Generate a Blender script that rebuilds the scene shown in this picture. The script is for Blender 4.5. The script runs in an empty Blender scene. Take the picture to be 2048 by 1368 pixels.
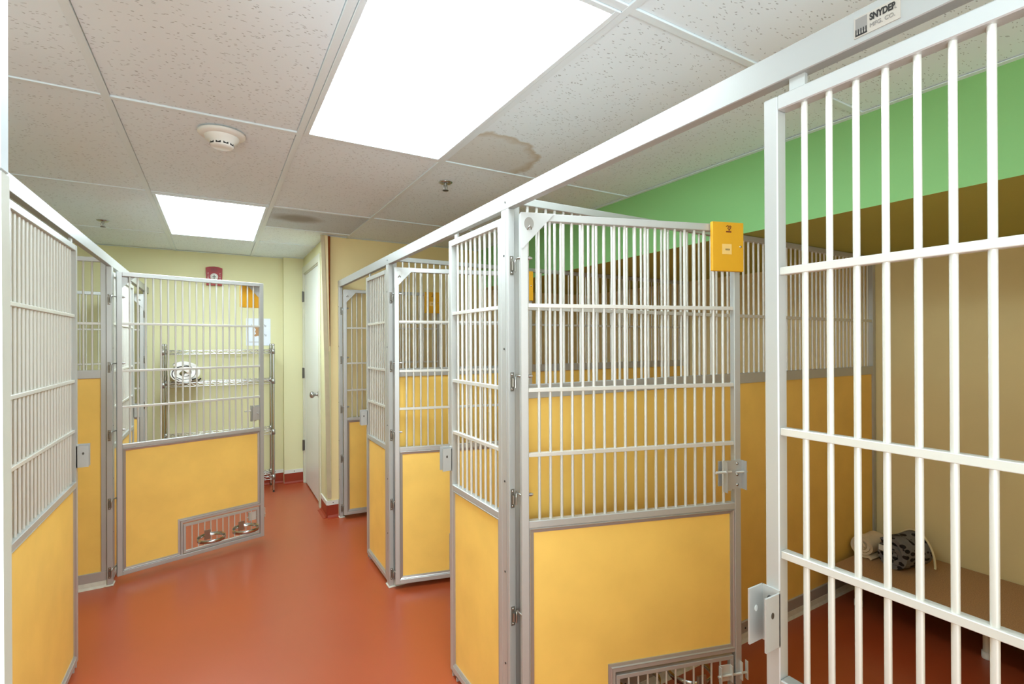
import bpy, bmesh, math, random
from mathutils import Vector, Matrix
random.seed(7)
S = bpy.context.scene
COL = S.collection
# ------------------------------------------------------------------ camera, world, exposure
CAMZ = 1.3603
yaw, pitch, roll, FPX = .5326, .0018, -.0042, 1001.8
F = Vector((math.sin(yaw)*math.cos(pitch), math.cos(yaw)*math.cos(pitch), math.sin(pitch)))
R0 = Vector((math.cos(yaw), -math.sin(yaw), 0)); U0 = R0.cross(F)
R = R0*math.cos(roll)+U0*math.sin(roll); U = U0*math.cos(roll)-R0*math.sin(roll)
cd = bpy.data.cameras.new('camera'); cam = bpy.data.objects.new('camera', cd); COL.objects.link(cam)
cd.sensor_width = 36; cd.lens = FPX/2048*36; cd.clip_start = .02; cd.clip_end = 60
m = Matrix.Identity(4)
for i in range(3):
    m[i][0] = R[i]; m[i][1] = U[i]; m[i][2] = -F[i]
m[0][3], m[1][3], m[2][3] = 0, 0, CAMZ
cam.matrix_world = m
S.camera = cam
w = bpy.data.worlds.new('world'); S.world = w; w.use_nodes = True
w.node_tree.nodes['Background'].inputs[0].default_value = (1, .97, .91, 1)
w.node_tree.nodes['Background'].inputs[1].default_value = 2.2
S.view_settings.view_transform = 'Standard'; S.view_settings.look = 'None'
S.view_settings.exposure = 0.15; S.view_settings.gamma = 1; S.view_settings.use_curve_mapping = False
LAMP = 20        # strength of the ceiling lenses
# unseen fill lamp added behind the camera to brighten the ceiling
fl = bpy.data.lights.new('ceiling_fill', 'AREA'); fl.shape = 'DISK'; fl.size = 1.2; fl.energy = 50; fl.color = (.70, .87, 1)
flo = bpy.data.objects.new('ceiling_fill', fl); COL.objects.link(flo); flo.location = (-.55, -.55, 1.25); flo.rotation_euler = (math.radians(180-34), 0, 0)

# ------------------------------------------------------------------ materials
def lin(c):
    return tuple(((x/255)/12.92 if x/255 <= .04045 else ((x/255+.055)/1.055)**2.4) for x in c)+(1,)
def mat(name, c, rough=.5, metal=0, spec=.5, vary=0, vscale=4, bump=0, bscale=60, stretch=None, coat=0):
    M = bpy.data.materials.new(name); M.use_nodes = True
    nt = M.node_tree; b = nt.nodes['Principled BSDF']
    b.inputs['Base Color'].default_value = lin(c); b.inputs['Roughness'].default_value = rough
    b.inputs['Metallic'].default_value = metal; b.inputs['Specular IOR Level'].default_value = spec
    b.inputs['Coat Weight'].default_value = coat
    tc = nt.nodes.new('ShaderNodeNewGeometry') if vary or bump else None
    vec = tc.outputs['Position'] if tc else None
    if tc and stretch:
        mp = nt.nodes.new('ShaderNodeMapping'); mp.inputs['Scale'].default_value = stretch
        nt.links.new(vec, mp.inputs[0]); vec = mp.outputs[0]
    if vary:
        n = nt.nodes.new('ShaderNodeTexNoise'); n.inputs['Scale'].default_value = vscale; n.inputs['Detail'].default_value = 4
        nt.links.new(vec, n.inputs['Vector'])
        r = nt.nodes.new('ShaderNodeValToRGB'); a = lin(c)
        r.color_ramp.elements[0].position = .3; r.color_ramp.elements[1].position = .7
        r.color_ramp.elements[0].color = tuple(x*(1-vary) for x in a[:3])+(1,)
        r.color_ramp.elements[1].color = tuple(min(1, x*(1+vary)) for x in a[:3])+(1,)
        nt.links.new(n.outputs[0], r.inputs[0]); nt.links.new(r.outputs[0], b.inputs['Base Color'])
    if bump:
        n2 = nt.nodes.new('ShaderNodeTexNoise'); n2.inputs['Scale'].default_value = bscale; n2.inputs['Detail'].default_value = 3
        nt.links.new(vec, n2.inputs['Vector'])
        bp = nt.nodes.new('ShaderNodeBump'); bp.inputs['Strength'].default_value = bump; bp.inputs['Distance'].default_value = .002
        nt.links.new(n2.outputs[0], bp.inputs['Height']); nt.links.new(bp.outputs[0], b.inputs['Normal'])
    return M
M_alu = mat('painted_aluminium', (189, 189, 185), .36, .35, .5, .03, 3)
M_bar = mat('bar_paint', (212, 209, 200), .33, .2)
M_bead = mat('aluminium_bead', (182, 180, 176), .3, .55)
M_steel = mat('steel', (170, 168, 162), .28, .9)
M_chrome = mat('chrome', (190, 190, 186), .18, 1)
M_darksteel = mat('dark_steel', (96, 92, 86), .4, .8)
M_hinge = mat('hinge_metal', (142, 136, 126), .35, .8)
M_header = mat('header_aluminium_darkened', (166, 165, 160), .4, .3)  # same finish as the posts, darkened to offset the strong lamp light on it
M_screw = mat('screw_dark', (70, 68, 64), .5, .5)
M_panel = mat('maple_laminate', (250, 206, 106), .42, 0, .4, .055, 6, .05, 90)
M_wall = mat('cream_wall_paint', (222, 217, 172), .75, 0, .3, .02, 2, .12, 25)
M_wall2 = mat('beige_and_shaded_cream_wall', (240, 220, 164), .72, 0, .3, .03, 3, .15, 22)  # beige right wall; the corner wall is cream with its shading coloured in
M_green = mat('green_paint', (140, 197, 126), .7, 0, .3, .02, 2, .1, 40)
M_greenunder = mat('olive_underside', (178, 174, 84), .7, 0, .3, .02, 2, .1, 40)  # olive tone used on the soffit underside only
M_floor = mat('terracotta_resin_floor', (168, 75, 40), .30, 0, .8, .05, 1.6, .04, 160)
M_cove = mat('red_cove_base', (150, 52, 26), .45, 0, .4, .06, 9)
M_strip = mat('white_strip', (222, 221, 212), .4)
M_door = mat('white_door_paint', (232, 234, 228), .35, 0, .5)
M_trim = mat('off_white_trim', (214, 212, 190), .5)
M_lean = mat('bare_corner_bead', (196, 182, 150), .6, 0, .3, .06, 12)
M_brown = mat('raw_timber', (140, 74, 20), .7, 0, .3, .15, 30)
M_white = mat('white_plastic', (232, 231, 224), .4)
M_black = mat('black_slot', (18, 18, 18), .6)
M_red = mat('alarm_red', (150, 8, 6), .5)
M_orange = mat('orange_plastic', (226, 166, 34), .4, 0, .4, .03, 8)
M_note = mat('paper_note', (240, 200, 120), .7)
M_paper = mat('white_paper', (226, 230, 240), .6)
M_ink = mat('black_ink', (26, 22, 18), .7)
M_labelpaper = mat('label_paper', (168, 158, 146), .6)
M_labelgrey = mat('label_grey', (124, 118, 112), .6)
M_greyink = mat('grey_ink', (176, 168, 156), .7)
M_darkred = mat('dark_red_ink', (96, 12, 8), .6)
M_bench = mat('speckled_tan_vinyl', (186, 146, 106), .65, 0, .3, .22, 240, .1, 200)
M_towel = mat('ivory_towel', (232, 212, 182), .95, 0, .1, .06, 30, .6, 260)
M_whitetowel = mat('white_blanket', (236, 232, 226), .95, 0, .1, .04, 20, .6, 200)
M_cream = mat('cream_edge', (238, 222, 176), .9, 0, .1)
M_bearbrown = mat('brown_print', (182, 138, 92), .7)
M_caulk = mat('caulk', (214, 208, 192), .5, 0, .4, .08, 40)
M_tbar = mat('ceiling_grid_white', (226, 238, 242), .5)
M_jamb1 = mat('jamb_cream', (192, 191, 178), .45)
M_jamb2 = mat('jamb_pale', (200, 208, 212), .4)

def tile_mat(name, base, stain=None):
    M = bpy.data.materials.new(name); M.use_nodes = True; nt = M.node_tree; N = nt.nodes; L = nt.links
    b = N['Principled BSDF']; b.inputs['Roughness'].default_value = .9; b.inputs['Specular IOR Level'].default_value = .2
    g = N.new('ShaderNodeNewGeometry')
    # short worm-like fissures: stretched voronoi, rotated by low-frequency noise
    nz = N.new('ShaderNodeTexNoise'); nz.inputs['Scale'].default_value = 22; L.new(g.outputs['Position'], nz.inputs['Vector'])
    mx = N.new('ShaderNodeMix'); mx.data_type = 'VECTOR'; mx.inputs['Factor'].default_value = .035
    L.new(g.outputs['Position'], mx.inputs[4]); L.new(nz.outputs['Color'], mx.inputs[5])
    mp = N.new('ShaderNodeMapping'); mp.inputs['Rotation'].default_value = (0, 0, .9); mp.inputs['Scale'].default_value = (70, 190, 1)
    L.new(mx.outputs[1], mp.inputs[0])
    v = N.new('ShaderNodeTexVoronoi'); v.inputs['Scale'].default_value = 1; v.voronoi_dimensions = '2D'
    L.new(mp.outputs[0], v.inputs['Vector'])
    sel = N.new('ShaderNodeSeparateColor'); L.new(v.outputs['Color'], sel.inputs[0])
    gt = N.new('ShaderNodeMath'); gt.operation = 'GREATER_THAN'; gt.inputs[1].default_value = .86; L.new(sel.outputs[0], gt.inputs[0])
    lt = N.new('ShaderNodeMath'); lt.operation = 'LESS_THAN'; lt.inputs[1].default_value = .27; L.new(v.outputs['Distance'], lt.inputs[0])
    mu = N.new('ShaderNodeMath'); mu.operation = 'MULTIPLY'; L.new(gt.outputs[0], mu.inputs[0]); L.new(lt.outputs[0], mu.inputs[1])
    c = N.new('ShaderNodeMix'); c.data_type = 'RGBA'; c.inputs[6].default_value = lin(base); c.inputs[7].default_value = tuple(x*.58 for x in lin(base)[:3])+(1,)
    L.new(mu.outputs[0], c.inputs[0])
    out = c.outputs[2]
    if stain:
        cx, cy, rx, ry, colr, edge = stain
        sp = N.new('ShaderNodeSeparateXYZ'); L.new(g.outputs['Position'], sp.inputs[0])
        def ma(op, a, bb):
            q = N.new('ShaderNodeMath'); q.operation = op
            for k, t in enumerate((a, bb)):
                if isinstance(t, (int, float)): q.inputs[k].default_value = t
                elif t is not None: L.new(t, q.inputs[k])
            return q.outputs[0]
        dx = ma('DIVIDE', ma('SUBTRACT', sp.outputs[0], cx), rx); dy = ma('DIVIDE', ma('SUBTRACT', sp.outputs[1], cy), ry)
        n3 = N.new('ShaderNodeTexNoise'); n3.inputs['Scale'].default_value = 14; L.new(g.outputs['Position'], n3.inputs['Vector'])
        d = ma('ADD', ma('SQRT', ma('ADD', ma('MULTIPLY', dx, dx), ma('MULTIPLY', dy, dy)), None), ma('MULTIPLY', n3.outputs[0], .28))
        r = N.new('ShaderNodeValToRGB'); e = r.color_ramp.elements
        e[0].position = 0; e[0].color = (.5, .5, .5, 1) if edge else (1, 1, 1, 1)
        e[1].position = 1.0; e[1].color = (0, 0, 0, 1)
        if edge:
            k = r.color_ramp.elements.new(.80); k.color = (.45, .45, .45, 1)
            k = r.color_ramp.elements.new(.93); k.color = (1, 1, 1, 1)
            e[len(e)-1].position = .985
        else:
            k = r.color_ramp.elements.new(.55); k.color = (.9, .9, .9, 1)
        L.new(ma('MULTIPLY', d, .88), r.inputs[0])
        c2 = N.new('ShaderNodeMix'); c2.data_type = 'RGBA'; c2.inputs[7].default_value = lin(colr)
        L.new(r.outputs[0], c2.inputs[0]); L.new(out, c2.inputs[6]); out = c2.outputs[2]
    L.new(out, b.inputs['Base Color'])
    bp = N.new('ShaderNodeBump'); bp.invert = True; bp.inputs['Strength'].default_value = .5; bp.inputs['Distance'].default_value = .003
    L.new(mu.outputs[0], bp.inputs['Height']); L.new(bp.outputs[0], b.inputs['Normal'])
    return M
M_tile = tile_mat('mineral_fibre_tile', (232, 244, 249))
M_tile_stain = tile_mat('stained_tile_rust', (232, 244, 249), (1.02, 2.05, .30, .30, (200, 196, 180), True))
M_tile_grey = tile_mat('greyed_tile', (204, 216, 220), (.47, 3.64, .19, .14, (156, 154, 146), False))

def lens_mat():
    M = bpy.data.materials.new('prismatic_lens'); M.use_nodes = True; nt = M.node_tree; N = nt.nodes; L = nt.links
    for n in list(N): N.remove(n)
    o = N.new('ShaderNodeOutputMaterial'); e = N.new('ShaderNodeEmission')
    g = N.new('ShaderNodeNewGeometry'); mp = N.new('ShaderNodeMapping'); mp.inputs['Scale'].default_value = (150, 150, 1)
    L.new(g.outputs['Position'], mp.inputs[0])
    v = N.new('ShaderNodeTexVoronoi'); v.inputs['Randomness'].default_value = 0; v.voronoi_dimensions = '2D'; v.inputs['Scale'].default_value = 1
    L.new(mp.outputs[0], v.inputs['Vector'])
    r = N.new('ShaderNodeMapRange'); r.inputs[1].default_value = .0; r.inputs[2].default_value = .7; r.inputs[3].default_value = LAMP*1.1; r.inputs[4].default_value = LAMP*.8
    L.new(v.outputs['Distance'], r.inputs[0]); L.new(r.outputs[0], e.inputs['Strength'])
    e.inputs['Color'].default_value = (.77, .93, 1, 1)
    L.new(e.outputs[0], o.inputs[0]); return M
M_lens = lens_mat()

def spotted(name, base, spot, scale=26, th=.42):
    M = mat(name, base, .95, 0, .1, .12, 18, .7, 120); nt = M.node_tree; N = nt.nodes; L = nt.links
    b = N['Principled BSDF']; prev = b.inputs['Base Color'].links[0].from_socket
    g = N.new('ShaderNodeNewGeometry'); mp = N.new('ShaderNodeMapping'); mp.inputs['Scale'].default_value = (1, 1, 1.8); L.new(g.outputs['Position'], mp.inputs[0])
    v = N.new('ShaderNodeTexVoronoi'); v.inputs['Scale'].default_value = scale; L.new(mp.outputs[0], v.inputs['Vector'])
    lt = N.new('ShaderNodeMath'); lt.operation = 'LESS_THAN'; lt.inputs[1].default_value = th; L.new(v.outputs['Distance'], lt.inputs[0])
    c = N.new('ShaderNodeMix'); c.data_type = 'RGBA'; c.inputs[7].default_value = lin(spot)
    L.new(lt.outputs[0], c.inputs[0]); L.new(prev, c.inputs[6]); L.new(c.outputs[2], b.inputs['Base Color']); return M
M_greyblanket = spotted('grey_paw_print_fleece', (122, 118, 116), (44, 38, 36))

# ------------------------------------------------------------------ mesh helpers
class MB:
    def __init__(s): s.v = []; s.f = []; s.sm = []; s.mi = []; s.mats = []; s.cur = 0
    def use(s, m):
        if m not in s.mats: s.mats.append(m)
        s.cur = s.mats.index(m); return s
    def add(s, vs, fs, smooth=False):
        o = len(s.v); s.v += [tuple(v) for v in vs]
        for f in fs: s.f.append([o+i for i in f]); s.sm.append(smooth); s.mi.append(s.cur)
        return s
    def box(s, x0, x1, y0, y1, z0, z1, c=0):
        x0, x1 = min(x0, x1), max(x0, x1); y0, y1 = min(y0, y1), max(y0, y1); z0, z1 = min(z0, z1), max(z0, z1)
        if c <= 0 or min(x1-x0, y1-y0, z1-z0) < 2.5*c:
            v = [(x, y, z) for z in (z0, z1) for x, y in ((x0, y0), (x1, y0), (x1, y1), (x0, y1))]
            return s.add(v, [(3, 2, 1, 0), (4, 5, 6, 7), (0, 1, 5, 4), (1, 2, 6, 5), (2, 3, 7, 6), (3, 0, 4, 7)])
        b = bmesh.new(); bmesh.ops.create_cube(b, size=1)
        for v in b.verts: v.co = ((x0+x1)/2+v.co.x*(x1-x0), (y0+y1)/2+v.co.y*(y1-y0), (z0+z1)/2+v.co.z*(z1-z0))
        bmesh.ops.bevel(b, geom=b.edges[:], offset=c, segments=1, affect='EDGES')
        b.verts.index_update()
        s.add([v.co[:] for v in b.verts], [[v.index for v in f.verts] for f in b.faces]); b.free(); return s
    def cyl(s, a, b, r, n=10, r2=None, cap=True):
        a = Vector(a); b = Vector(b); d = (b-a).normalized(); u = d.orthogonal().normalized(); w_ = d.cross(u)
        r2 = r if r2 is None else r2; vs = []
        for p, q in ((a, r), (b, r2)):
            for i in range(n):
                t = 2*math.pi*i/n; vs.append(p+u*q*math.cos(t)+w_*q*math.sin(t))
        s.add(vs, [(i, (i+1) % n, n+(i+1) % n, n+i) for i in range(n)], True)
        if cap: s.add(vs, [list(range(n))[::-1], list(range(n, 2*n))])
        return s
    def tube(s, pts, r, n=8, closed=False):
        pts = [Vector(p) for p in pts]; k = len(pts); vs = []; pu = None
        for i, p in enumerate(pts):
            if closed: d = pts[(i+1) % k]-pts[i-1]
            else: d = pts[min(i+1, k-1)]-pts[max(i-1, 0)]
            d.normalize()
            u = d.orthogonal().normalized() if pu is None else (pu-d*pu.dot(d)).normalized()
            pu = u; w_ = d.cross(u)
            for j in range(n):
                t = 2*math.pi*j/n; vs.append(p+u*r*math.cos(t)+w_*r*math.sin(t))
        fs = []
        for i in range(k if closed else k-1):
            for j in range(n):
                a = i*n+j; b = i*n+(j+1) % n; c2 = ((i+1) % k)*n+(j+1) % n; d2 = ((i+1) % k)*n+j
                fs.append((a, b, c2, d2))
        s.add(vs, fs, True)
        if not closed: s.add(vs, [list(range(n))[::-1], list(range((k-1)*n, k*n))])
        return s
    def prism(s, poly, a0, a1, axis='y'):
        """poly of 2-D points extruded from a0 to a1 along axis"""
        def P(p, a):
            return {'y': (p[0], a, p[1]), 'x': (a, p[0], p[1]), 'z': (p[0], p[1], a)}[axis]
        n = len(poly); vs = [P(p, a0) for p in poly]+[P(p, a1) for p in poly]
        s.add(vs, [list(range(n)), list(range(n, 2*n))[::-1]]+[(i, n+i, n+(i+1) % n, (i+1) % n) for i in range(n)]); return s
    def lathe(s, prof, c, n=24, axis='z'):
        vs = []
        for r, h in prof:
            for i in range(n):
                t = 2*math.pi*i/n; x, y = r*math.cos(t), r*math.sin(t)
                vs.append({'z': (c[0]+x, c[1]+y, c[2]+h), 'x': (c[0]+h, c[1]+x, c[2]+y), 'y': (c[0]+x, c[1]+h, c[2]+y)}[axis])
        k = len(prof)
        s.add(vs, [(i*n+j, i*n+(j+1) % n, (i+1)*n+(j+1) % n, (i+1)*n+j) for i in range(k-1) for j in range(n)], True); return s
    def mesh(s, name, m=None):
        me = bpy.data.meshes.new(name); me.from_pydata(s.v, [], s.f)
        for x in (s.mats or [m]): me.materials.append(x)
        me.polygons.foreach_set('use_smooth', s.sm); me.polygons.foreach_set('material_index', s.mi)
        b = bmesh.new(); b.from_mesh(me); bmesh.ops.recalc_face_normals(b, faces=b.faces); b.to_mesh(me); b.free()
        me.update(); return me
def obj(name, mb, m=None, parent=None, loc=None):
    me = mb if isinstance(mb, bpy.types.Mesh) else mb.mesh(name, m)
    o = bpy.data.objects.new(name, me); COL.objects.link(o)
    if parent: o.parent = parent
    if loc: o.location = loc
    return o
def tag(o, label, cat, group=None, kind=None):
    o['label'] = label; o['category'] = cat
    if group: o['group'] = group
    if kind: o['kind'] = kind
    return o
def empty(name, label, cat, loc=(0, 0, 0), rz=0, group=None, kind=None):
    o = bpy.data.objects.new(name, None); COL.objects.link(o); o.empty_display_size = .05
    o.location = loc; o.rotation_euler = (0, 0, rz); return tag(o, label, cat, group, kind)
def struct(name, mb, m, label, cat, parent=None):
    o = obj(name, mb, m, parent)
    if parent is None: tag(o, label, cat, kind='structure')
    return o
def wbox(name, dims, m, label, cat): return struct(name, MB().box(*dims), m, label, cat)
_c = {}
def cached(key, fn):
    if key not in _c: _c[key] = fn()
    return _c[key]
def text_mb(txt, size, m, depth=.0006, bold=0):
    cu = bpy.data.curves.new('t', 'FONT'); cu.body = txt; cu.size = size; cu.extrude = depth/2; cu.offset = bold; cu.align_x = 'CENTER'; cu.align_y = 'CENTER'
    o = bpy.data.objects.new('t', cu); COL.objects.link(o); dg = bpy.context.evaluated_depsgraph_get()
    me = bpy.data.meshes.new_from_object(o.evaluated_get(dg)); me.materials.clear(); me.materials.append(m)
    bpy.data.objects.remove(o); return me

# ------------------------------------------------------------------ room shell
ZC = 2.199; XW = 3.30; XL_ = -1.9; YB = 5.38; YF = -1.35; YC = 4.10; XD = .74
XR = .8247; XL = -.5102; T = .025
wbox('floor', (XL_-.05, XW+.05, YF-.05, YB+.05, -.06, 0), M_floor, 'smooth terracotta red resin floor of the kennel room', 'floor')
wbox('wall_back', (XL_, XD, YB, YB+.1, 0, ZC+.05), M_wall, 'cream painted wall at the far end behind the wire rack', 'wall')
wbox('wall_left', (XL_-.1, XL_, YF, YB+.1, 0, ZC+.05), M_wall, 'cream painted wall behind the left hand kennels', 'wall')
wbox('wall_right', (XW, XW+.1, YF, YC, 0, ZC+.05), M_wall2, 'beige painted wall behind the right hand kennels and bench', 'wall')
wbox('wall_corner', (XD+.03, XW+.1, YC, YC+.1, 0, ZC+.05), M_wall2, 'cream wall closing off the last right hand kennel, its tan shading coloured in', 'wall')
fw0 = MB(); fw0.box(XL_, -1.1, YF-.1, YF, 0, ZC+.05); fw0.box(1.9, XW, YF-.1, YF, 0, ZC+.05); fw0.box(-1.1, 1.9, YF-.1, YF, 2.1, ZC+.05)  # wide opening added so that world light fills the room
struct('wall_front', fw0, M_wall, 'cream wall behind the viewer with a wide opening added to let light in', 'wall')
# wall with the door in it
DY0, DY1, DZ = 4.43, 5.25, 2.035
wd = MB()
wd.box(XD, XD+.1, YC+.05, DY0-.02, 0, ZC+.05); wd.box(XD, XD+.1, DY1+.02, YB, 0, ZC+.05); wd.box(XD, XD+.1, DY0-.02, DY1+.02, DZ+.02, ZC+.05)
wd.box(XD+.1, XD+.12, DY0-.02, DY1+.02, 0, DZ+.02)
struct('wall_door', wd, M_wall, 'cream wall strip holding the white door', 'wall')
wbox('wall_pilaster', (.56, XD, 5.31, YB, 0, ZC+.05), M_wall, 'shallow cream pilaster in the far corner beside the white door', 'wall')
# soffit
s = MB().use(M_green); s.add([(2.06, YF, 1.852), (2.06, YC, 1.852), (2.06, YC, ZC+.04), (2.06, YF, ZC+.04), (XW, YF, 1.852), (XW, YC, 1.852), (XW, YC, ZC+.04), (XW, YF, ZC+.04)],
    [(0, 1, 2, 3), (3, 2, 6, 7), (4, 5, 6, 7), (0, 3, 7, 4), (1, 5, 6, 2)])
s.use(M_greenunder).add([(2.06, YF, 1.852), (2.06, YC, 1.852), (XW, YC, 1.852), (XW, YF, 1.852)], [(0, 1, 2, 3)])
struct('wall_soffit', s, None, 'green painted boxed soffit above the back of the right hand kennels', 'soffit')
# near-left door edge
j = empty('door_2', 'edge of a cream door standing open close at the far left of the view', 'door', (-.1605, .6, 0), kind='structure')
obj('door_leaf', MB().prism([(-.30, .01), (.0035, .01), (-.0005, 1.512), (-.30, 1.512)], 0, .02), M_jamb1, j)
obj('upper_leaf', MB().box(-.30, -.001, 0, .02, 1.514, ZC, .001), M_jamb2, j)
# door in side wall
d = empty('door_1', 'plain white door with chrome round knob in the cream side wall', 'door', (XD, (DY0+DY1)/2, 0), kind='structure')
hy = (DY1-DY0)/2
obj('door_slab', MB().box(.006, .045, -hy+.003, hy-.003, .012, DZ-.003, .002), M_door, d)
cs = MB()
cs.box(-.012, .0, -hy-.075, -hy-.008, 0, DZ+.075, .003); cs.box(-.012, .0, hy+.008, hy+.05, 0, DZ+.075, .003); cs.box(-.012, .0, -hy-.008, hy+.008, DZ+.008, DZ+.075, .003)
cs.box(0, .05, -hy-.012, -hy+.001, 0, DZ+.01); cs.box(0, .05, hy-.001, hy+.012, 0, DZ+.01); cs.box(0, .05, -hy, hy, DZ-.001, DZ+.012)
obj('door_casing', cs, M_trim, d)
kb = MB(); kb.lathe([(0, .0), (.031, .0), (.031, -.005), (.026, -.008), (.012, -.012), (.011, -.034), (.022, -.040), (.028, -.052), (.026, -.066), (.012, -.074), (0, -.075)], (.006, -hy+.065, .93), 20, 'x')
obj('door_knob', kb, M_steel, d)
for z in (1.82, 1.075, .37):
    obj('hinge', MB().box(-.016, -.002, hy-.006, hy+.018, z-.05, z+.05, .002).cyl((-.016, hy+.004, z-.052), (-.016, hy+.004, z+.052), .006, 8), M_darksteel, d)
# leaning corner trim and exposed timber
t = MB()
t.add([(.688, 4.045, ZC-.003), (.714, 4.045, ZC-.003), (.714, 4.06, ZC-.003), (.688, 4.06, ZC-.003), (.716, 4.075, 1.30), (.748, 4.075, 1.30), (.748, 4.09, 1.30), (.716, 4.09, 1.30), (.738, 4.086, .16), (.768, 4.086, .16), (.768, 4.098, .16), (.738, 4.098, .16)],
      [(0, 1, 2, 3), (0, 4, 5, 1), (1, 5, 6, 2), (2, 6, 7, 3), (3, 7, 4, 0), (4, 8, 9, 5), (5, 9, 10, 6), (6, 10, 11, 7), (7, 11, 8, 4), (8, 11, 10, 9)])
struct('trim_1', t, M_lean, 'warped corner trim board leaning away from the wall beside the white door', 'trim')
t = MB(); t.add([(.716, 4.05, ZC-.003), (.740, 4.05, ZC-.003), (.740, 4.07, ZC-.003), (.716, 4.07, ZC-.003), (.7495, 4.078, 1.30), (.757, 4.078, 1.30), (.757, 4.090, 1.30), (.7495, 4.090, 1.30)],
      [(0, 1, 2, 3), (0, 4, 5, 1), (1, 5, 6, 2), (2, 6, 7, 3), (3, 7, 4, 0), (4, 7, 6, 5)])
struct('trim_2', t, M_cream, 'thin pale bead beside the warped corner trim', 'trim')
t3 = MB(); t3.add([(.742, 4.074, ZC-.002), (.763, 4.074, ZC-.002), (.763, 4.0995, ZC-.002), (.742, 4.0995, ZC-.002), (.757, 4.092, 1.34), (.764, 4.092, 1.34), (.764, 4.0995, 1.34), (.757, 4.0995, 1.34)],
      [(0, 1, 2, 3), (0, 4, 5, 1), (1, 5, 6, 2), (2, 6, 7, 3), (3, 7, 4, 0), (4, 7, 6, 5)])
struct('trim_3', t3, M_brown, 'dark brown raw timber showing behind the split corner trim', 'trim')
struct('trim_4', MB().box(XD, .775, 4.102, 4.16, 0, ZC), M_wall, 'cream wall corner edge behind the warped trim', 'trim')
# cove bases
def cove(name, x0, y0, x1, y1, nx, ny, label):
    e = empty(name, label, 'baseboard', (0, 0, 0), kind='structure')
    prof = [(0, 0), (.035, 0), (.014, .006), (.006, .02), (.006, .10), (0, .10)]
    a = MB(); vs = [(x0+nx*p, y0+ny*p, z) for p, z in prof]+[(x1+nx*p, y1+ny*p, z) for p, z in prof]; n = len(prof)
    a.add(vs, [list(range(n)), list(range(n, 2*n))[::-1]]+[(i, i+1, n+i+1, n+i) for i in range(n-1)]); obj('cove', a, M_cove, e)
    b = MB(); prof = [(0, .10), (.009, .10), (.009, .133), (0, .133)]; vs = [(x0+nx*p, y0+ny*p, z) for p, z in prof]+[(x1+nx*p, y1+ny*p, z) for p, z in prof]; n = 4
    b.add(vs, [list(range(n)), list(range(n, 2*n))[::-1]]+[(i, i+1, n+i+1, n+i) for i in range(n-1)]); obj('cap_strip', b, M_strip, e)
    ln = math.hypot(x1-x0, y1-y0); k = max(1, int(ln/.14)); sc = MB()
    for i in range(k):
        f = (i+.5)/k; px, py = x0+(x1-x0)*f, y0+(y1-y0)*f
        sc.cyl((px+nx*.009, py+ny*.009, .117), (px+nx*.011, py+ny*.011, .117), .004, 6)
    so = obj('screws', sc, M_screw, e); so['kind'] = 'stuff'
cove('baseboard_back', XL_, YB, .56, YB, 0, -1, 'red coved base with white cap strip along the far wall')
cove('baseboard_pilaster', .56, 5.31, XD, 5.31, 0, -1, 'red coved base with white cap strip on the pilaster')
cove('baseboard_corner', XD, YC, .822, YC, 0, -1, 'short red coved base between the white door and the last kennel post')
cove('baseboard_side', XD, DY0-.09, XD, YC, -1, 0, 'short red coved base turning the corner by the white door')

# ------------------------------------------------------------------ ceiling
ceil = tag(obj('ceiling', MB().box(XL_, XW, YF, YB, ZC+.03, ZC+.06), M_black), 'suspended ceiling of white mineral fibre tiles in a pale grid', 'ceiling', kind='structure')
gx = [-1.541, -.931, -.321, .289, .899, 1.509]; gy = [-.283, .937, 2.157, 3.377, 4.597]
xs = [XL_]+gx+[2.06]; ys = [YF]+gy+[YB]
lights = [(4, 2), (3, 4)]    # (column, row) cells holding a light: near, far, behind the viewer
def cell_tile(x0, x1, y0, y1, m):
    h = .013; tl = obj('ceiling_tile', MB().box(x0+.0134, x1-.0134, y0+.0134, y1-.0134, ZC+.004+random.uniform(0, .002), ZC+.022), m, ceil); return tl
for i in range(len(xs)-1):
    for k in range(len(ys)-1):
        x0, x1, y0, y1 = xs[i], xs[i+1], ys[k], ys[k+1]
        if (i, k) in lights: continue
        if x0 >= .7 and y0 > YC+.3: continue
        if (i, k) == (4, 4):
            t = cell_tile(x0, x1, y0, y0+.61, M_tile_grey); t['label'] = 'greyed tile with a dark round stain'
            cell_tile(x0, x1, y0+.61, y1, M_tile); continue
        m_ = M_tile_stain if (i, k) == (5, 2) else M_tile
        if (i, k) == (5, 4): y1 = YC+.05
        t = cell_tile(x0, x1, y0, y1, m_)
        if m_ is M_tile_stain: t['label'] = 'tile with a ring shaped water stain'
w2 = .012
for x in gx: obj('grid_bar', MB().box(x-w2, x+w2, YF, YB if x < .7 else YC+.1, ZC-.001, ZC+.012, .001), M_tbar, ceil)
for y in gy:
    xe = XD if y > YC else 2.06
    obj('grid_bar', MB().box(XL_, xe, y-w2, y+w2, ZC-.0004, ZC+.012, .001), M_tbar, ceil)
obj('grid_bar', MB().box(.289, .899, 3.987-w2, 3.987+w2, ZC-.0004, ZC+.012), M_tbar, ceil)
ang = MB(); ang.box(2.038, 2.06, YF, YC, ZC-.001, ZC+.002); ang.box(XL_, XD, YB-.02, YB, ZC-.001, ZC+.002); ang.box(XD, 2.06, YC-.02, YC, ZC-.001, ZC+.002); ang.box(.56, XD, 5.29, 5.31, ZC-.001, ZC+.002)
obj('wall_angle', ang, M_tbar, ceil)
labs = ['large glowing ceiling light nearest the viewer above the aisle', 'smaller looking glowing ceiling light at the far end near the fire alarm', 'ceiling light behind the viewer over the left hand kennels']
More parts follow.
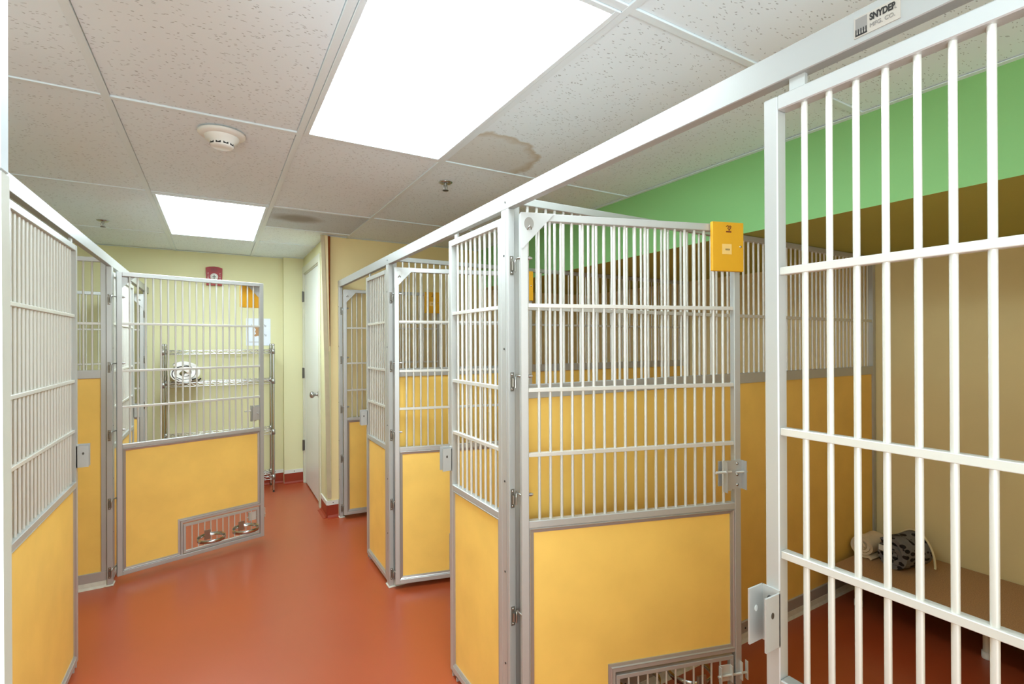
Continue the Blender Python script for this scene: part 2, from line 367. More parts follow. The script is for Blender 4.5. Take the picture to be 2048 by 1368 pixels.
for n_, (i, k) in enumerate(lights):
    x0, x1, y0, y1 = xs[i], xs[i+1], ys[k], ys[k+1]
    e = empty('ceiling_light', labs[n_], 'ceiling light', ((x0+x1)/2, (y0+y1)/2, ZC), group='fluorescent ceiling lights')
    hx, hy_ = (x1-x0)/2-.013, (y1-y0)/2-.013
    fr = MB()
    fw = .018
    for a in ((-hx, -hx+fw, -hy_, hy_), (hx-fw, hx, -hy_, hy_), (-hx+fw, hx-fw, -hy_, -hy_+fw), (-hx+fw, hx-fw, hy_-fw, hy_)): fr.box(*a, -.004, .02, .0015)
    obj('frame', fr, M_tbar, e)
    obj('lens', MB().box(-hx+fw, hx-fw, -hy_+fw, hy_-fw, .001, .006), M_lens, e)
# smoke detector
e = empty('smoke_detector', 'round white smoke detector on the ceiling left of the big light', 'smoke detector', (.02, 2.30, ZC-.001))
obj('base_plate', MB().lathe([(0, 0), (.084, 0), (.084, -.006), (.078, -.012), (.066, -.016), (0, -.016)], (0, 0, 0), 36), M_white, e)
obj('housing', MB().lathe([(.062, -.014), (.058, -.028), (.044, -.036), (.042, -.05), (.036, -.056), (0, -.057)], (0, 0, 0), 36), M_white, e)
for k in range(10):
    a = 2*math.pi*k/10; v = MB().box(.038, .0425, -.009, .009, -.050, -.042); o = obj('vent_slot', v, M_black, e); o.rotation_euler = (0, 0, a)
for nm, (x, y), lb in (('a', (1.034, 2.433), 'small chrome sprinkler head on the ceiling near the water stain'), ('b', (-.663, 4.334), 'small dark sprinkler head on the ceiling above the left hand kennels')):
    e = empty('sprinkler_head', lb, 'sprinkler', (x, y, ZC+.003), group='ceiling sprinkler heads')
    obj('escutcheon', MB().lathe([(0, 0), (.036, 0), (.036, -.002), (.028, -.007), (.014, -.009), (0, -.009)], (0, 0, 0), 28), M_chrome, e)
    b = MB().cyl((0, 0, -.008), (0, 0, -.02), .008, 12)
    b.tube([(.009, 0, -.012), (.012, 0, -.024), (.009, 0, -.036), (0, 0, -.042)], .0018, 6); b.tube([(-.009, 0, -.012), (-.012, 0, -.024), (-.009, 0, -.036), (0, 0, -.042)], .0018, 6)
    b.cyl((0, 0, -.02), (0, 0, -.04), .003, 8)
    obj('nozzle', b, M_steel, e); obj('deflector', MB().lathe([(0, -.042), (.016, -.042), (.016, -.044), (0, -.045)], (0, 0, 0), 20), M_darksteel, e)

# ------------------------------------------------------------------ kennel parts
ZT, ZM, ZP = 1.780, .785, .750     # gate top, foot of the bars, top of the solid sheet
RUNGS = (1.481, 1.207, .997)
BR = .0050
def bar_mesh(z0, z1, r=BR): return cached(('bar', round(z0, 3), round(z1, 3), r), lambda: MB().cyl((0, 0, z0), (0, 0, z1), r, 10, cap=False).mesh('bar', M_bar))
def hinge_mesh(p, a, key):
    """p: plate centre relative to the hinge axis in room axes; a: heading of the gate"""
    def f():
        m = MB().use(M_hinge); x, y = p; dx, dy = math.cos(a), math.sin(a)
        m.box(x-.0075, x+.0055, y-.0022, y, -.031, .031, 0)
        m.use(M_chrome)
        for z in (-.024, .024): m.lathe([(.0036, 0), (.003, -.0014), (0, -.002)], (x-.001, y-.0022, z), 8, 'y')
        m.use(M_hinge).cyl((x, y-.0055, -.016), (x, y-.0055, .012), .0048, 10)
        m.use(M_steel)
        q = Vector((x+.0075, y-.0095, 0)); g = Vector((0, 0, .020))
        pts = [q+Vector((0, 0, -.020)), q+Vector((0, 0, .004)), q+Vector((.001, 0, .014)), q+Vector((.004, .001, .020)), q.lerp(g, .5)+Vector((0, 0, .0105)), g, g+Vector((dx, dy, 0))*.041]
        m.tube(pts, .0036, 8)
        m.cyl(g+Vector((dx, dy, 0))*.027, g+Vector((dx, dy, 0))*.036, .0065, 6)
        c, s_ = math.cos(-a), math.sin(-a)
        m.v = [(v[0]*c-v[1]*s_, v[0]*s_+v[1]*c, v[2]) for v in m.v]
        return m.mesh('hinge')
    return cached(('hinge', key), f)
def sheet(parent, x0, x1, z0, z1, name='panel', notch=None, th=.006):
    if notch:
        nx, nz = notch; poly = [(x0, z0), (nx, z0), (nx, nz), (x1, nz), (x1, z1), (x0, z1)]
    else: poly = [(x0, z0), (x1, z0), (x1, z1), (x0, z1)]
    obj(name, MB().prism(poly, -th/2, th/2), M_panel, parent)
def bead(parent, poly, wd=.020, dep=.018, name='panel_trim'):
    """mitred frame following the closed rectilinear polygon (counter-clockwise), stepping inward"""
    n = len(poly); inner = []
    def off(dist):
        res = []
        for i in range(n):
            p0 = Vector(poly[i-1]); p1 = Vector(poly[i]); p2 = Vector(poly[(i+1) % n])
            a = (p1-p0).normalized(); b = (p2-p1).normalized(); na = Vector((-a.y, a.x)); nb = Vector((-b.y, b.x))
            res.append(p1+(na+nb)*dist if abs(a.dot(b)) < .5 else p1+na*dist)
        return res
    rings = [(0, dep/2), (.0035, dep/2+.003), (.007, dep/2), (wd, dep/2-.002), (wd, .002)]
    a = MB()
    for sgn in (-1, 1):
        R_ = [[(q.x, sgn*y, q.y) for q in off(d_)] for d_, y in rings]
        vs = [p for r in R_ for p in r]
        a.add(vs, [(k*n+i, k*n+(i+1) % n, (k+1)*n+(i+1) % n, (k+1)*n+i) for k in range(len(rings)-1) for i in range(n)])
    obj(name, a, M_bead, parent)
def frame_common(e, W, z0, z1, rung=RUNGS, zm=ZM, zp=ZP, bars=None, fw=.025, t=T, m=None):
    m = m or M_alu; c = .0018
    obj('stile', MB().box(0, fw, -t/2, t/2, z0, z1, c), m, e); obj('stile', MB().box(W-fw, W, -t/2, t/2, z0, z1, c), m, e)
    obj('top_rail', MB().box(fw, W-fw, -t/2, t/2, z1-.025, z1, c), m, e)
    obj('mid_rail', MB().box(fw, W-fw, -t/2, t/2, zp+.012, zm, c), m, e)
    obj('bottom_rail', MB().box(fw, W-fw, -t/2, t/2, z0, z0+.025, c), m, e)
    for z in rung: obj('rung', MB().box(fw, W-fw, -.0085, .0085, z-.0065, z+.0065, .001), M_bar, e)
    k = bars or round((W-2*fw)/.0385)-1
    for i in range(k):
        x = fw+(W-2*fw)*(i+1)/(k+1)
        obj('bar', bar_mesh(zm-.001, z1-.024), None, e, (x, 0, 0))
def gusset(e, x, sx, yf, z1, size=.112, hook=True):
    """triangular corner plate on one face; yf is the face (signed), sx the direction of the plate"""
    sg = 1 if yf > 0 else -1
    g = obj('gusset', MB().prism([(x, z1), (x+sx*size, z1), (x+sx*size-sx*.004, z1-.006), (x+sx*.004, z1-size-.006), (x, z1-size)], yf, yf+sg*.0035), M_alu, e)
    if hook:
        cx, cz = x+sx*.027, z1-.036
        prof = [(math.cos(a)*.016, math.sin(a)*.021) for a in [2*math.pi*i/24 for i in range(24)]]
        obj('oval_recess', MB().prism([(cx+p, cz+q) for p, q in prof], yf+sg*.0035, yf+sg*.0042), M_steel, g)
        obj('hook', MB().tube([(cx-.006, yf+sg*.004, cz-.019), (cx-.004, yf+sg*.012, cz-.016), (cx, yf+sg*.016, cz-.008), (cx+.004, yf+sg*.012, cz-.014), (cx+.007, yf+sg*.005, cz-.018)], .0022, 6), M_steel, g)
def latch(e, W, ext):
    y = ext*T/2
    a = MB(); s_ = ext
    a.box(W-.040, W+.004, y, y+s_*.003, .835, .937); a.box(W+.001, W+.004, y, y+s_*.026, .835, .937); a.box(W-.070, W-.040, y, y+s_*.003, .830, .905)
    a.box(W-.073, W-.070, y, y+s_*.022, .828, .937); a.box(W-.070, W-.040, y, y+s_*.003, .905, .937)
    L_ = obj('latch', a, M_alu, e)
    obj('bolt', MB().cyl((W-.112, y+s_*.012, .900), (W-.05, y+s_*.012, .900), .0048, 10).cyl((W-.03, y+s_*.013, .897), (W+.014, y+s_*.013, .897), .004, 10), M_bar, L_)
    for z in (.925, .886, .850): obj('screw', MB().lathe([(.0055, 0), (.005, s_*.002), (0, s_*.003)], (W-.018, y+s_*.003, z), 10, 'y'), M_chrome, L_)
    # rear side handle rod
    obj('handle_rod', MB().cyl((W-.045, -y-s_*.0, .885), (W-.045, -y-s_*.028, .885), .004, 8).box(W-.075, W-.030, -y-s_*.003, -y, .84, .93), M_alu, L_)
def feeder(e, x0, x1, z0, z1, inn):
    """inn = sign of the inner side (bowls hang there)"""
    f = MB(); fw = .014
    for a in ((x0, x1, z0, z0+fw), (x0, x1, z1-fw, z1), (x0, x0+fw, z0+fw, z1-fw), (x1-fw, x1, z0+fw, z1-fw)): f.box(a[0], a[1], -.009, .009, a[2], a[3], .001)
    F_ = obj('feeder_door', f, M_alu, e)
    k = 11
    for i in range(k):
        x = x0+fw+(x1-x0-2*fw)*(i+1)/(k+1); obj('feeder_bar', bar_mesh(z0+fw, z1-fw, .0035), None, F_, (x, 0, 0))
    for cx in (x0+.132, x1-.118):
        r = .076; zc = z0+.082; ring = MB(); n = 40; prof = [(r, -.011), (r+.0025, -.011), (r+.0025, .011), (r, .011), (r, -.011)]
        ring.lathe(prof, (cx, inn*(r+.012), zc), n); ro = obj('bowl_ring', ring, M_chrome, F_)
        obj('ring_bracket', MB().box(cx-.018, cx+.018, inn*.009, inn*.014, zc-.03, zc+.03), M_steel, ro)
    obj('feeder_latch', MB().box(x1-.062, x1-.016, -inn*.009, -inn*.012, z1-.085, z1-.028).box(x1-.062, x1-.059, -inn*.009, -inn*.026, z1-.085, z1-.028).box(x1-.018, x1-.015, -inn*.009, -inn*.026, z1-.085, z1-.028).cyl((x1-.07, -inn*.018, z1-.062), (x1+.05, -inn*.018, z1-.062), .0045, 8).box(x1+.022, x1+.025, -inn*.0125, -inn*.026, z1-.085, z1-.02).box(x1+.044, x1+.047, -inn*.0125, -inn*.026, z1-.085, z1-.02), M_bar, F_)
def gate(hx, hy_, D, W, ext, label, pl, hz=(1.615, 1.232, .848, .462, .075), z0=.030, feed=True):
    e = empty('kennel_gate', label, 'gate', (hx, hy_, 0), math.atan2(D[1], D[0]), group='swing gates of the dog kennels')
    frame_common(e, W, z0, ZT)
    x0, x1 = .025, W-.025
    zl, zh = z0+.025, ZM-.023
    if feed:
        nx, nz = .316 if W > .75 else W-.50, .262
        poly = [(x0, zl), (nx, zl), (nx, nz), (x1, nz), (x1, zh), (x0, zh)]
        sheet(e, x0+.004, x1-.004, zl+.004, zh-.004, notch=(nx-.004, nz+.004)); bead(e, poly, .016)
        feeder(e, nx+.012, x1-.006, zl+.004, nz-.024, -ext)
        obj('feeder_lintel', MB().box(nx, x1, -.009, .009, nz-.012, nz), M_alu, e); obj('feeder_jamb', MB().box(nx, nx+.009, -.009, .009, zl, nz-.012), M_alu, e)
    else:
        sheet(e, x0+.004, x1-.004, zl+.004, zh-.004); bead(e, [(x0, zl), (x1, zl), (x1, zh), (x0, zh)], .016)
    for z in hz: obj('hinge', hinge_mesh((pl[0]-hx, pl[1]-hy_), math.atan2(D[1], D[0]), label), None, e, (0, 0, z))
    gusset(e, 0, 1, ext*T/2, ZT, hook=True); gusset(e, W, -1, ext*T/2, ZT, hook=False)
    latch(e, W, ext)
    return e
def fixed_panel(px, py, D, W, ext, label, keeper=True, bars=None, z0=.022):
    e = empty('kennel_front_panel', label, 'kennel panel', (px, py, 0), math.atan2(D[1], D[0]), group='fixed front panels of the dog kennels')
    frame_common(e, W, z0, ZT, bars=bars)
    x0, x1, zl, zh = .025, W-.025, z0+.025, ZM-.023
    sheet(e, x0+.004, x1-.004, zl+.004, zh-.004); bead(e, [(x0, zl), (x1, zl), (x1, zh), (x0, zh)], .010)
    obj('hanger_tab', MB().box(W-.067, W-.041, -.004, .004, ZT-.002, 1.804), M_alu, e)
    obj('foot', MB().box(W-.060, W-.052, -.010, .010, 0, z0+.002).box(W-.020, W-.012, -.010, .010, 0, z0+.002).box(W-.060, W-.012, -.010, .010, z0-.006, z0+.002), M_alu, e)
    if keeper:
        y = ext*T/2; a = MB()
        a.box(W-.026, W+.006, y, y+ext*.003, .840, .937); a.box(W-.026, W-.023, y, y+ext*.040, .842, .932); a.box(W+.004, W+.007, y, y+ext*.040, .842, .937)
        K = obj('keeper', a, M_alu, e)
        for x, sx in ((W-.026, -1), (W+.004, -1)):
            obj('keyhole', MB().prism([(x+sx*.0004, 0)]*0 or [(y+ext*.022+.0038*math.cos(q), .900+.0055*math.sin(q)) for q in [2*math.pi*i/14 for i in range(14)]], x-.0006, x+.0036, 'x'), M_white if x > W else M_darksteel, K)
        for z in (.918, .858): obj('screw', MB().lathe([(.005, 0), (.0045, ext*.002), (0, ext*.0025)], (W-.010, y+ext*.003, z), 10, 'y'), M_screw, K)
    return e
def post(name_lab, x0, y0, y1, sgn, screws=True, z1=1.803):
    """x0 is the aisle face; sgn=+1 means the post extends to +x"""
    e = empty('kennel_post', name_lab, 'post', (x0, (y0+y1)/2, 0), group='upright posts of the kennel fronts')
    h = (y1-y0)/2
    obj('upright', MB().box(0, sgn*T, -h, h, .004, z1, .0015), M_alu, e)
    obj('ridge', MB().box(-sgn*.0012, 0, -h+.014, -h+.016, .03, z1), M_bead, e)
    obj('floor_plate', MB().box(-sgn*.006, sgn*(T+.012), -h-.008, h+.008, 0, .008, .002), M_caulk, e)
    if screws:
        for z in (1.65, 1.34, .90, .60, .296): obj('screw', MB().cyl((-sgn*.0015, .004, z), (.001, .004, z), .0036, 8), M_screw, e)
    return e
def partition(y, x0, x1, label, rung=(1.479,), top=1.850):
    L_ = abs(x1-x0); D = (1, 0) if x1 > x0 else (-1, 0)
    e = empty('kennel_partition', label, 'kennel panel', (x0, y, 0), 0 if x1 > x0 else math.pi, group='side partitions between the dog kennels')
    t = .024
    obj('stile', MB().box(0, .025, -t/2, t/2, .0855, top, .0015), M_alu, e); obj('stile', MB().box(L_-.030, L_, -t/2, t/2, .0855, top, .0015), M_alu, e)
    obj('top_rail', MB().box(.025, L_-.03, -t/2, t/2, top-.025, top, .0015), M_alu, e)
    obj('mid_rail', MB().box(.025, L_-.03, -t/2, t/2, 1.171, 1.218, .0015), M_alu, e)
    obj('bottom_rail', MB().box(0, L_, -t/2, t/2, .020, .085, .0015), M_alu, e)
    obj('floor_channel', MB().prism([(-.026, 0), (.026, 0), (.018, .012), (.013, .034), (-.013, .034), (-.018, .012)], 0, L_, 'x'), M_caulk, e)
    sheet(e, .020, L_-.025, .080, 1.176)
    for z in rung: obj('rung', MB().box(.025, L_-.03, -.008, .008, z-.007, z+.007, .001), M_bar, e)
    k = int((L_-.055)/.0385)
    for i in range(k): obj('bar', bar_mesh(1.217, top-.024), None, e, (.025+(L_-.055)*(i+1)/(k+1), 0, 0))
    for x in (L_*.2, L_*.5, L_*.8): obj('screw', MB().cyl((x, -t/2, .055), (x, -t/2-.002, .055), .0045, 8), M_screw, e)
    return e

# right row
hr = empty('header_beam', 'long white header beam over the right hand kennel fronts with maker label', 'beam', (XR, 0, 0), group='header beams of the kennel rows')
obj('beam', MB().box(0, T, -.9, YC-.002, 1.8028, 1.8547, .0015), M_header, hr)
for y in (1.445, 2.777): obj('screw', MB().cyl((-.0015, y-.005, 1.826), (.001, y-.005, 1.826), .0036, 8), M_screw, hr)
nameplate = obj('maker_label', MB().box(-.0012, 0, .3255, .3845, 1.8125, 1.8425), M_labelpaper, hr)
# lettering lies on the face pointing to -x: text x-axis -> -y, text y-axis -> +z
rot = Matrix(((0, 0, -1), (-1, 0, 0), (0, 1, 0)))
def on_aisle(me, name, parent, x, y, z, sx=1, sy=1):
    o = obj(name, me, None, parent); o.rotation_euler = rot.to_euler(); o.location = (x, y, z); o.scale = (sx, sy, 1); return o
on_aisle(text_mb('SNYDER', .0135, M_ink, bold=.0005), 'lettering', nameplate, -.0016, .3470, 1.8335, .66, 1)
on_aisle(text_mb('MFG. CO.', .0085, M_labelgrey), 'lettering', nameplate, -.0016, .3475, 1.8215, .9, 1)
obj('label_field', MB().box(-.0016, -.0012, .3670, .3825, 1.8205, 1.8405), M_labelgrey, nameplate)
lg = MB().box(-.0019, -.0012, .3670, .3825, 1.8145, 1.8165)
for i in range(5): yy = .3675+i*.0034; lg.box(-.0019, -.0012, yy, yy+.0013, 1.8160, 1.8245)
obj('comb_emblem', lg, M_ink, nameplate)
P1 = (1.422, 1.469); P2 = (2.753, 2.800); P3 = (4.050, 4.097); P0 = (.045, .092)
post('white kennel post carrying the middle gate with the orange box in full view', XR, *P1, 1)
post('kennel post between the two right hand gates seen mid distance', XR, *P2, 1)
post('kennel post against the tan-shaded wall beside the white door', XR, *P3, 1)
post('kennel post at the near end of the right hand row outside the view', XR, *P0, 1)
fixed_panel(XR+T/2, P0[1]+.001, (0, 1), .437, 1, 'tall barred front panel nearest the viewer at the right edge', bars=9)
fixed_panel(XR+T/2, P1[1]+.001, (0, 1), .440, 1, 'narrow right row front panel beside the post of the nearest gate', bars=9)
fixed_panel(XR+T/2, P2[1]+.001, (0, 1), .440, 1, 'narrow right row front panel farther down the aisle', bars=9)
partition(1.4455, XR+T+.002, XW-.004, 'side partition behind the nearest gate, ending beside the bench')
partition(2.7765, XR+T+.002, XW-.004, 'side partition between the two far right hand kennels')
partition(.0685, XR+T+.002, XW-.004, 'side partition at the near end of the right hand row')
gate(.845, 1.382, (.957, -.289), .815, -1, 'nearest open gate with large maple panel and orange box', (XR+.0135, P1[0]))
gate(.847, 2.718, (.970, -.242), .800, -1, 'open gate at middle distance in the right hand row', (XR+.0135, P2[0]))
gate(.848, 4.018, (.9956, -.094), .775, -1, 'farthest right hand gate beside the tan-shaded wall', (XR+.0135, P3[0]))
# left row
hl = empty('header_beam', 'white header beam over the left hand kennel fronts', 'beam', (XL, 0, 0), group='header beams of the kennel rows')
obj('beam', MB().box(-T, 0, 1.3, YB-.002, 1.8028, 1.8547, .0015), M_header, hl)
post('left row kennel post carrying the gate that swings into the aisle', XL, 3.584, 3.631, -1)
post('left row kennel post at the far wall seen through the gate', XL, 5.200, 5.247, -1)
post('left row kennel post hidden behind the near door edge', XL, 1.900, 1.947, -1)
fixed_panel(XL-T/2, 1.948, (0, 1), .826, -1, 'wide left row front panel at the left edge of the view')
fixed_panel(XL-T/2, 3.632, (0, 1), .830, -1, 'left row front panel seen edge on through the aisle gate')
partition(3.6075, XL-T-.002, XL_+.004, 'side partition of the left hand kennels behind the near panel', rung=(1.479,))
partition(1.9235, XL-T-.002, XL_+.004, 'side partition of the left hand row beside the near door edge')
gate(-.497, 3.632, (.953, .302), .812, 1, 'gate swung out across the aisle with two bowl rings', (XL-.012, 3.584))
gate(-.530, 5.170, (-.97, -.24), .690, 1, 'far left gate opened into its kennel beside the far wall', (XL-.0125, 5.200))

# orange boxes on the free ends of the gates
def document_box(hx, hy_, D, s0, s1, ext, label, z0=1.61, z1=1.784, note=True):
    e = empty('document_box', label, 'box', (hx, hy_, 0), math.atan2(D[1], D[0]), group='orange record boxes on the gates')
    y = ext*(T/2+.004)
    obj('case', MB().box(s0, s1, y, y+ext*.014, z0, z1, .002), M_orange, e)
    f = y+ext*.0141
    obj('button', MB().lathe([(.0045, 0), (.004, ext*.002), (0, ext*.003)], (s1-.014, f, z0+.088), 10, 'y'), M_chrome, e)
    if note:
        cx = (s0+s1)/2-.006
        n_ = obj('note', MB().box(cx-.019, cx+.019, f, f+ext*.0006, z0+.060, z0+.096), M_note, e)
        sc = MB()
        for k in range(4): xx = cx-.006+k*.0046; sc.tube([(xx, f+ext*.0008, z0+.074), (xx+.001, f+ext*.0008, z0+.080), (xx+.003, f+ext*.0008, z0+.078), (xx+.0025, f+ext*.0008, z0+.074)], .0006, 5)
        obj('handwriting', sc, M_ink, n_)
        lx, lz = (s0+s1)/2+.002, z1-.022
        em = MB()
        em.tube([(lx-.010, f+ext*.001, lz+.006), (lx-.004, f+ext*.001, lz+.010), (lx-.001, f+ext*.001, lz+.004), (lx-.005, f+ext*.001, lz), (lx, f+ext*.001, lz-.004), (lx+.001, f+ext*.001, lz-.009)], .0013, 6)
        em.tube([(lx+.000, f+ext*.001, lz-.008), (lx+.006, f+ext*.001, lz), (lx+.009, f+ext*.001, lz+.007), (lx+.004, f+ext*.001, lz+.009), (lx+.002, f+ext*.001, lz+.003)], .0013, 6)
        em.box(lx-.011, lx+.010, f, f+ext*.0008, lz-.0145, lz-.0105)
        obj('emblem', em, M_darkred, e)
    return e
document_box(.845, 1.382, (.957, -.289), .690, .817, -1, 'orange record box with paper note on the nearest gate')
document_box(.847, 2.718, (.970, -.242), .676, .803, -1, 'orange record box on the middle distance gate, seen behind the white post')
document_box(.848, 4.018, (.9956, -.094), .640, .767, -1, 'orange record box on the farthest right hand gate')
document_box(-.497, 3.632, (.953, .302), .672, .799, 1, 'orange record box on the back of the aisle gate')

# ------------------------------------------------------------------ bench and bedding
b = empty('bench', 'low tan vinyl cot bench along the beige wall in the near right kennel', 'bench', (2.985, .82, 0))
BX = .295; BY = .575; BZ = .200
obj('frame', MB().tube([(-BX, -BY, BZ-.02), (BX, -BY, BZ-.02), (BX, BY, BZ-.02), (-BX, BY, BZ-.02)], .016, 10, True), M_white, b)
obj('bed_surface', MB().box(-BX-.012, BX+.012, -BY-.012, BY+.012, BZ-.012, BZ, .004), M_bench, b)
for y in (-.52, 0, .50):
    for x in (-.145, .24):
        l = obj('leg', MB().cyl((x, y, .022), (x, y, BZ-.012), .014, 12), M_white, b); obj('leg_cap', MB().lathe([(0, 0), (.018, 0), (.019, .003), (.019, .030), (.014, .031)], (x, y, 0), 14), M_white, l)

def roll_mesh(r_in, turns, th, length, sqx, sqz, m_face, m_edge, tail=0, seed=1, amp=.003, nseg=44):
    """cloth rolled into a spiral; roll axis = local y, resting on z=0, drawn as a thick sheet"""
    rnd = random.Random(seed); pts = []
    N_ = int(nseg*turns); pitch_ = th*1.18
    for i in range(N_+1):
        a = 2*math.pi*turns*i/N_; r = r_in+pitch_*a/(2*math.pi)
        pts.append((r*math.cos(a-math.pi/2), r*math.sin(a-math.pi/2)))
    # end direction continues tangentially along the ground
    rl = r_in+pitch_*turns
    if tail: pts += [(pts[-1][0]+tail*k/6, pts[-1][1]-.002*k) for k in range(1, 7)]
    ph = [rnd.uniform(0, 6.28) for _ in range(4)]
    def half(i, s_):
        p0 = Vector(pts[max(i-1, 0)]); p1 = Vector(pts[min(i+1, len(pts)-1)]); d_ = (p1-p0).normalized(); nn = Vector((-d_.y, d_.x))
        q = Vector(pts[i])+nn*s_*th/2; return q
    mz = min(min(half(i, s_).y for s_ in (-1, 1)) for i in range(len(pts)))
    a = MB().use(m_face); J = 8; vs = []; n = len(pts)
    for s_ in (-1, 1):
        for jj in range(J+1):
            v = -length/2+length*jj/J
            for i in range(n):
                q = half(i, s_); wob = amp*math.sin(i*.35+ph[0]+v*30)+amp*.7*math.sin(i*.13+ph[1]-v*50)
                vs.append((q.x*sqx, v+wob*.8+(.006*math.sin(i*.2+ph[2]) if jj in (0, J) else 0), (q.y-mz)*sqz+max(0, (q.y-mz))*wob*6))
    fs = []
    for s_ in range(2):
        for jj in range(J):
            for i in range(n-1):
                o_ = s_*(J+1)*n; fs.append((o_+jj*n+i, o_+jj*n+i+1, o_+(jj+1)*n+i+1, o_+(jj+1)*n+i))
    a.add(vs, fs, True); K = (J+1)*n
    a.use(m_edge)
    a.add(vs, [(i, i+1, K+i+1, K+i) for i in range(n-1)]+[(J*n+i, J*n+i+1, K+J*n+i+1, K+J*n+i) for i in range(n-1)], True)
    a.add(vs, [(jj*n+q, (jj+1)*n+q, K+(jj+1)*n+q, K+jj*n+q) for jj in range(J) for q in (0, n-1)])
    return a
dirv = math.atan2(-1.35, -2.9)      # towards the aisle
o = obj('rolled_towel', roll_mesh(.010, 3.1, .0130, .16, 1.0, .92, M_towel, M_towel, tail=.015, seed=3), None, None, (3.065, 1.366, BZ+.001)); o.rotation_euler = (0, 0, -math.pi/2-.03)
tag(o, 'small rolled ivory towel on the bench beside the maple partition', 'towel')
o = obj('rolled_blanket', roll_mesh(.014, 2.6, .0200, .19, 1.08, 1.0, M_greyblanket, M_greyblanket, seed=5, amp=.006), None, None, (3.055, 1.208, BZ+.001)); o.rotation_euler = (0, 0, -math.pi/2-.2)
tag(o, 'rolled dark grey spotted fleece blanket on the bench', 'blanket')
obj('cream_binding', MB().tube([(.098*math.cos(-.15+k*3.3/20), .083, .014+max(-.004, .160*math.sin(-.15+k*3.3/20))) for k in range(21)], .0055, 8), M_cream, o)
obj('care_tag', MB().box(-.050, -.026, -.108, -.1065, .080, .108), M_white, o)

# ------------------------------------------------------------------ wire rack, alarm, poster
rk = empty('wire_shelf_rack', 'four tier chrome wire shelving rack against the far wall', 'shelf rack', (0, 0, 0))
RX0, RX1, RY0, RY1 = -.388, .447, 5.085, 5.345
for x in (RX0, RX1):
    for y in (RY0, RY1):
        p = obj('rack_post', MB().cyl((x, y, .02), (x, y, 1.352), .0115, 12), M_chrome, rk)
        obj('post_foot', MB().cyl((x, y, 0), (x, y, .022), .009, 10, .007), M_darksteel, p)
        obj('post_cap', MB().lathe([(.0125, 0), (.0125, .012), (.006, .018), (0, .018)], (x, y, 1.345), 12), M_steel, p)
for z in (1.305, 1.030, .565, .150):
    a = MB()
    for y in (RY0, RY1):
        for dz in (0, -.030): a.cyl((RX0, y, z+dz), (RX1, y, z+dz), .0032, 6)
        k = 22; a.tube([(RX0+.012+(RX1-RX0-.024)*i/k, y, z-.003 if i % 2 else z-.027) for i in range(k+1)], .0024, 5)
    for x in (RX0, RX1):
        for dz in (0, -.030): a.cyl((x, RY0, z+dz), (x, RY1, z+dz), .0032, 6)
        k = 8; a.tube([(x, RY0+.012+(RY1-RY0-.024)*i/k, z-.003 if i % 2 else z-.027) for i in range(k+1)], .0024, 5)
    for i in range(1, 34): x = RX0+(RX1-RX0)*i/34; a.cyl((x, RY0, z+.003), (x, RY1, z+.003), .0016, 5, cap=False)
    for i in (1, 2): y = RY0+(RY1-RY0)*i/3; a.cyl((RX0, y, z-.002), (RX1, y, z-.002), .003, 6)
    sh = obj('wire_shelf', a, M_chrome, rk)
    for x in (RX0, RX1):
        for y in (RY0, RY1): obj('collar', MB().lathe([(.012, -.036), (.0165, -.036), (.0150, .010), (.012, .010)], (x, y, z), 14), M_steel, sh)
o = obj('rolled_blanket', roll_mesh(.020, 2.6, .025, .22, 1.18, .86, M_whitetowel, M_whitetowel, tail=.07, seed=9, amp=.004), None, None, (-.245, 5.205, 1.0365)); o.rotation_euler = (0, 0, .05)
tag(o, 'rolled white blanket with black edging on the wire rack', 'blanket')
pp = []
for i in range(30):
    a_ = -2.0-3.7*i/29; pp.append((.078*1.10*math.cos(a_), -.117, .075+.062*math.sin(a_)))
obj('black_edging', MB().tube(pp, .0035, 6), M_ink, o)
obj('black_corner', MB().tube([(.055, -.115, .020), (.085, -.118, .030), (.105, -.118, .014), (.120, -.118, .030)], .0065, 6), M_ink, o)

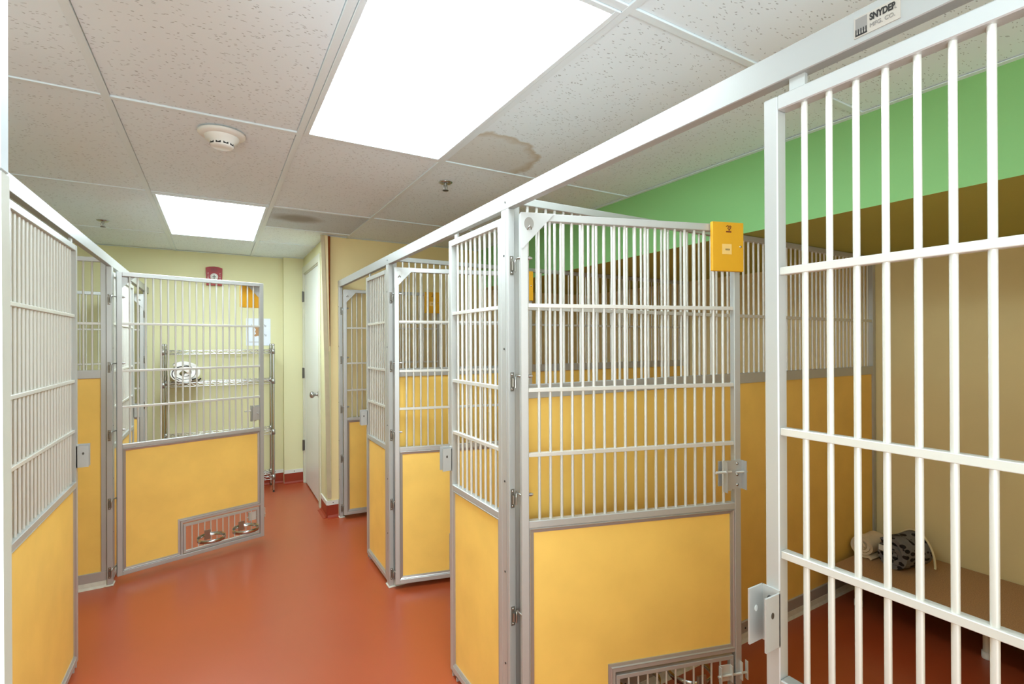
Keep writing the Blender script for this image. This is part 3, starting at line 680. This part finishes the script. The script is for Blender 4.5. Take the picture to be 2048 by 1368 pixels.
fa = empty('fire_alarm', 'red fire alarm strobe on the far wall above the aisle gate', 'fire alarm', (-.019, YB, 1.985))
fw_, fh = .062, .085
obj('housing', MB().prism([(-fw_, -fh), (fw_, -fh), (fw_+.004, fh-.01), (fw_*.6, fh-.001), (0, fh+.003), (-fw_*.6, fh-.001), (-fw_-.004, fh-.01)], -.032, 0), M_red, fa)
obj('strobe_lens', MB().lathe([(0, -.014), (.018, -.012), (.030, -.004), (.032, 0)], (0, -.032, -.006), 20, 'y'), M_white, fa)
obj('strobe_tube', MB().box(-.014, .014, -.048, -.044, -.012, -.004).cyl((0, -.046, -.03), (0, -.046, .01), .003, 8), M_darksteel, fa)
for sx in (-1, 1):
    for i, ch in enumerate('FIRE'):
        me = cached(('ch', ch), lambda: text_mb(ch, .017, M_white)); o = obj('lettering', me, None, fa, (sx*.047, -.0325, .022-.018*i)); o.rotation_euler = (math.pi/2, 0, 0)
gr = MB()
for r_ in range(5): gr.box(-.026, .026, -.0335, -.032, .040+.007*r_, .043+.007*r_)
obj('sounder_grille', gr, mat('alarm_dark_red', (110, 8, 10), .5), fa)
po = empty('poster', 'white paper poster with a small brown dog print on the far wall', 'poster', (.345, YB, 1.475))
obj('sheet', MB().box(-.105, .105, -.004, 0, -.13, .13), M_paper, po)
bl = [(-.03, .055), (-.01, .06), (.012, .055), (.03, .06), (.034, .04), (.026, .025), (.034, .005), (.03, -.02), (.036, -.035), (.012, -.042), (-.005, -.036), (-.03, -.044), (-.036, -.03), (-.022, -.015), (-.030, .005), (-.022, .022), (-.034, .04)]
obj('dog_print', MB().prism(bl, -.0048, -.004), M_bearbrown, po)
sq = MB()
for cx, cz in ((.055, .062), (.058, -.028), (-.052, .06)): sq.tube([(cx-.008, -.0048, cz+.01), (cx, -.0048, cz), (cx-.003, -.0048, cz-.008), (cx+.008, -.0048, cz-.012), (cx+.008, -.0048, cz+.004)], .002, 5)
obj('ink_marks', sq, M_darksteel, po)
obj('caption_line', MB().box(-.08, .03, -.0046, -.004, -.092, -.089).box(-.08, .01, -.0046, -.004, -.104, -.101), M_greyink, po)
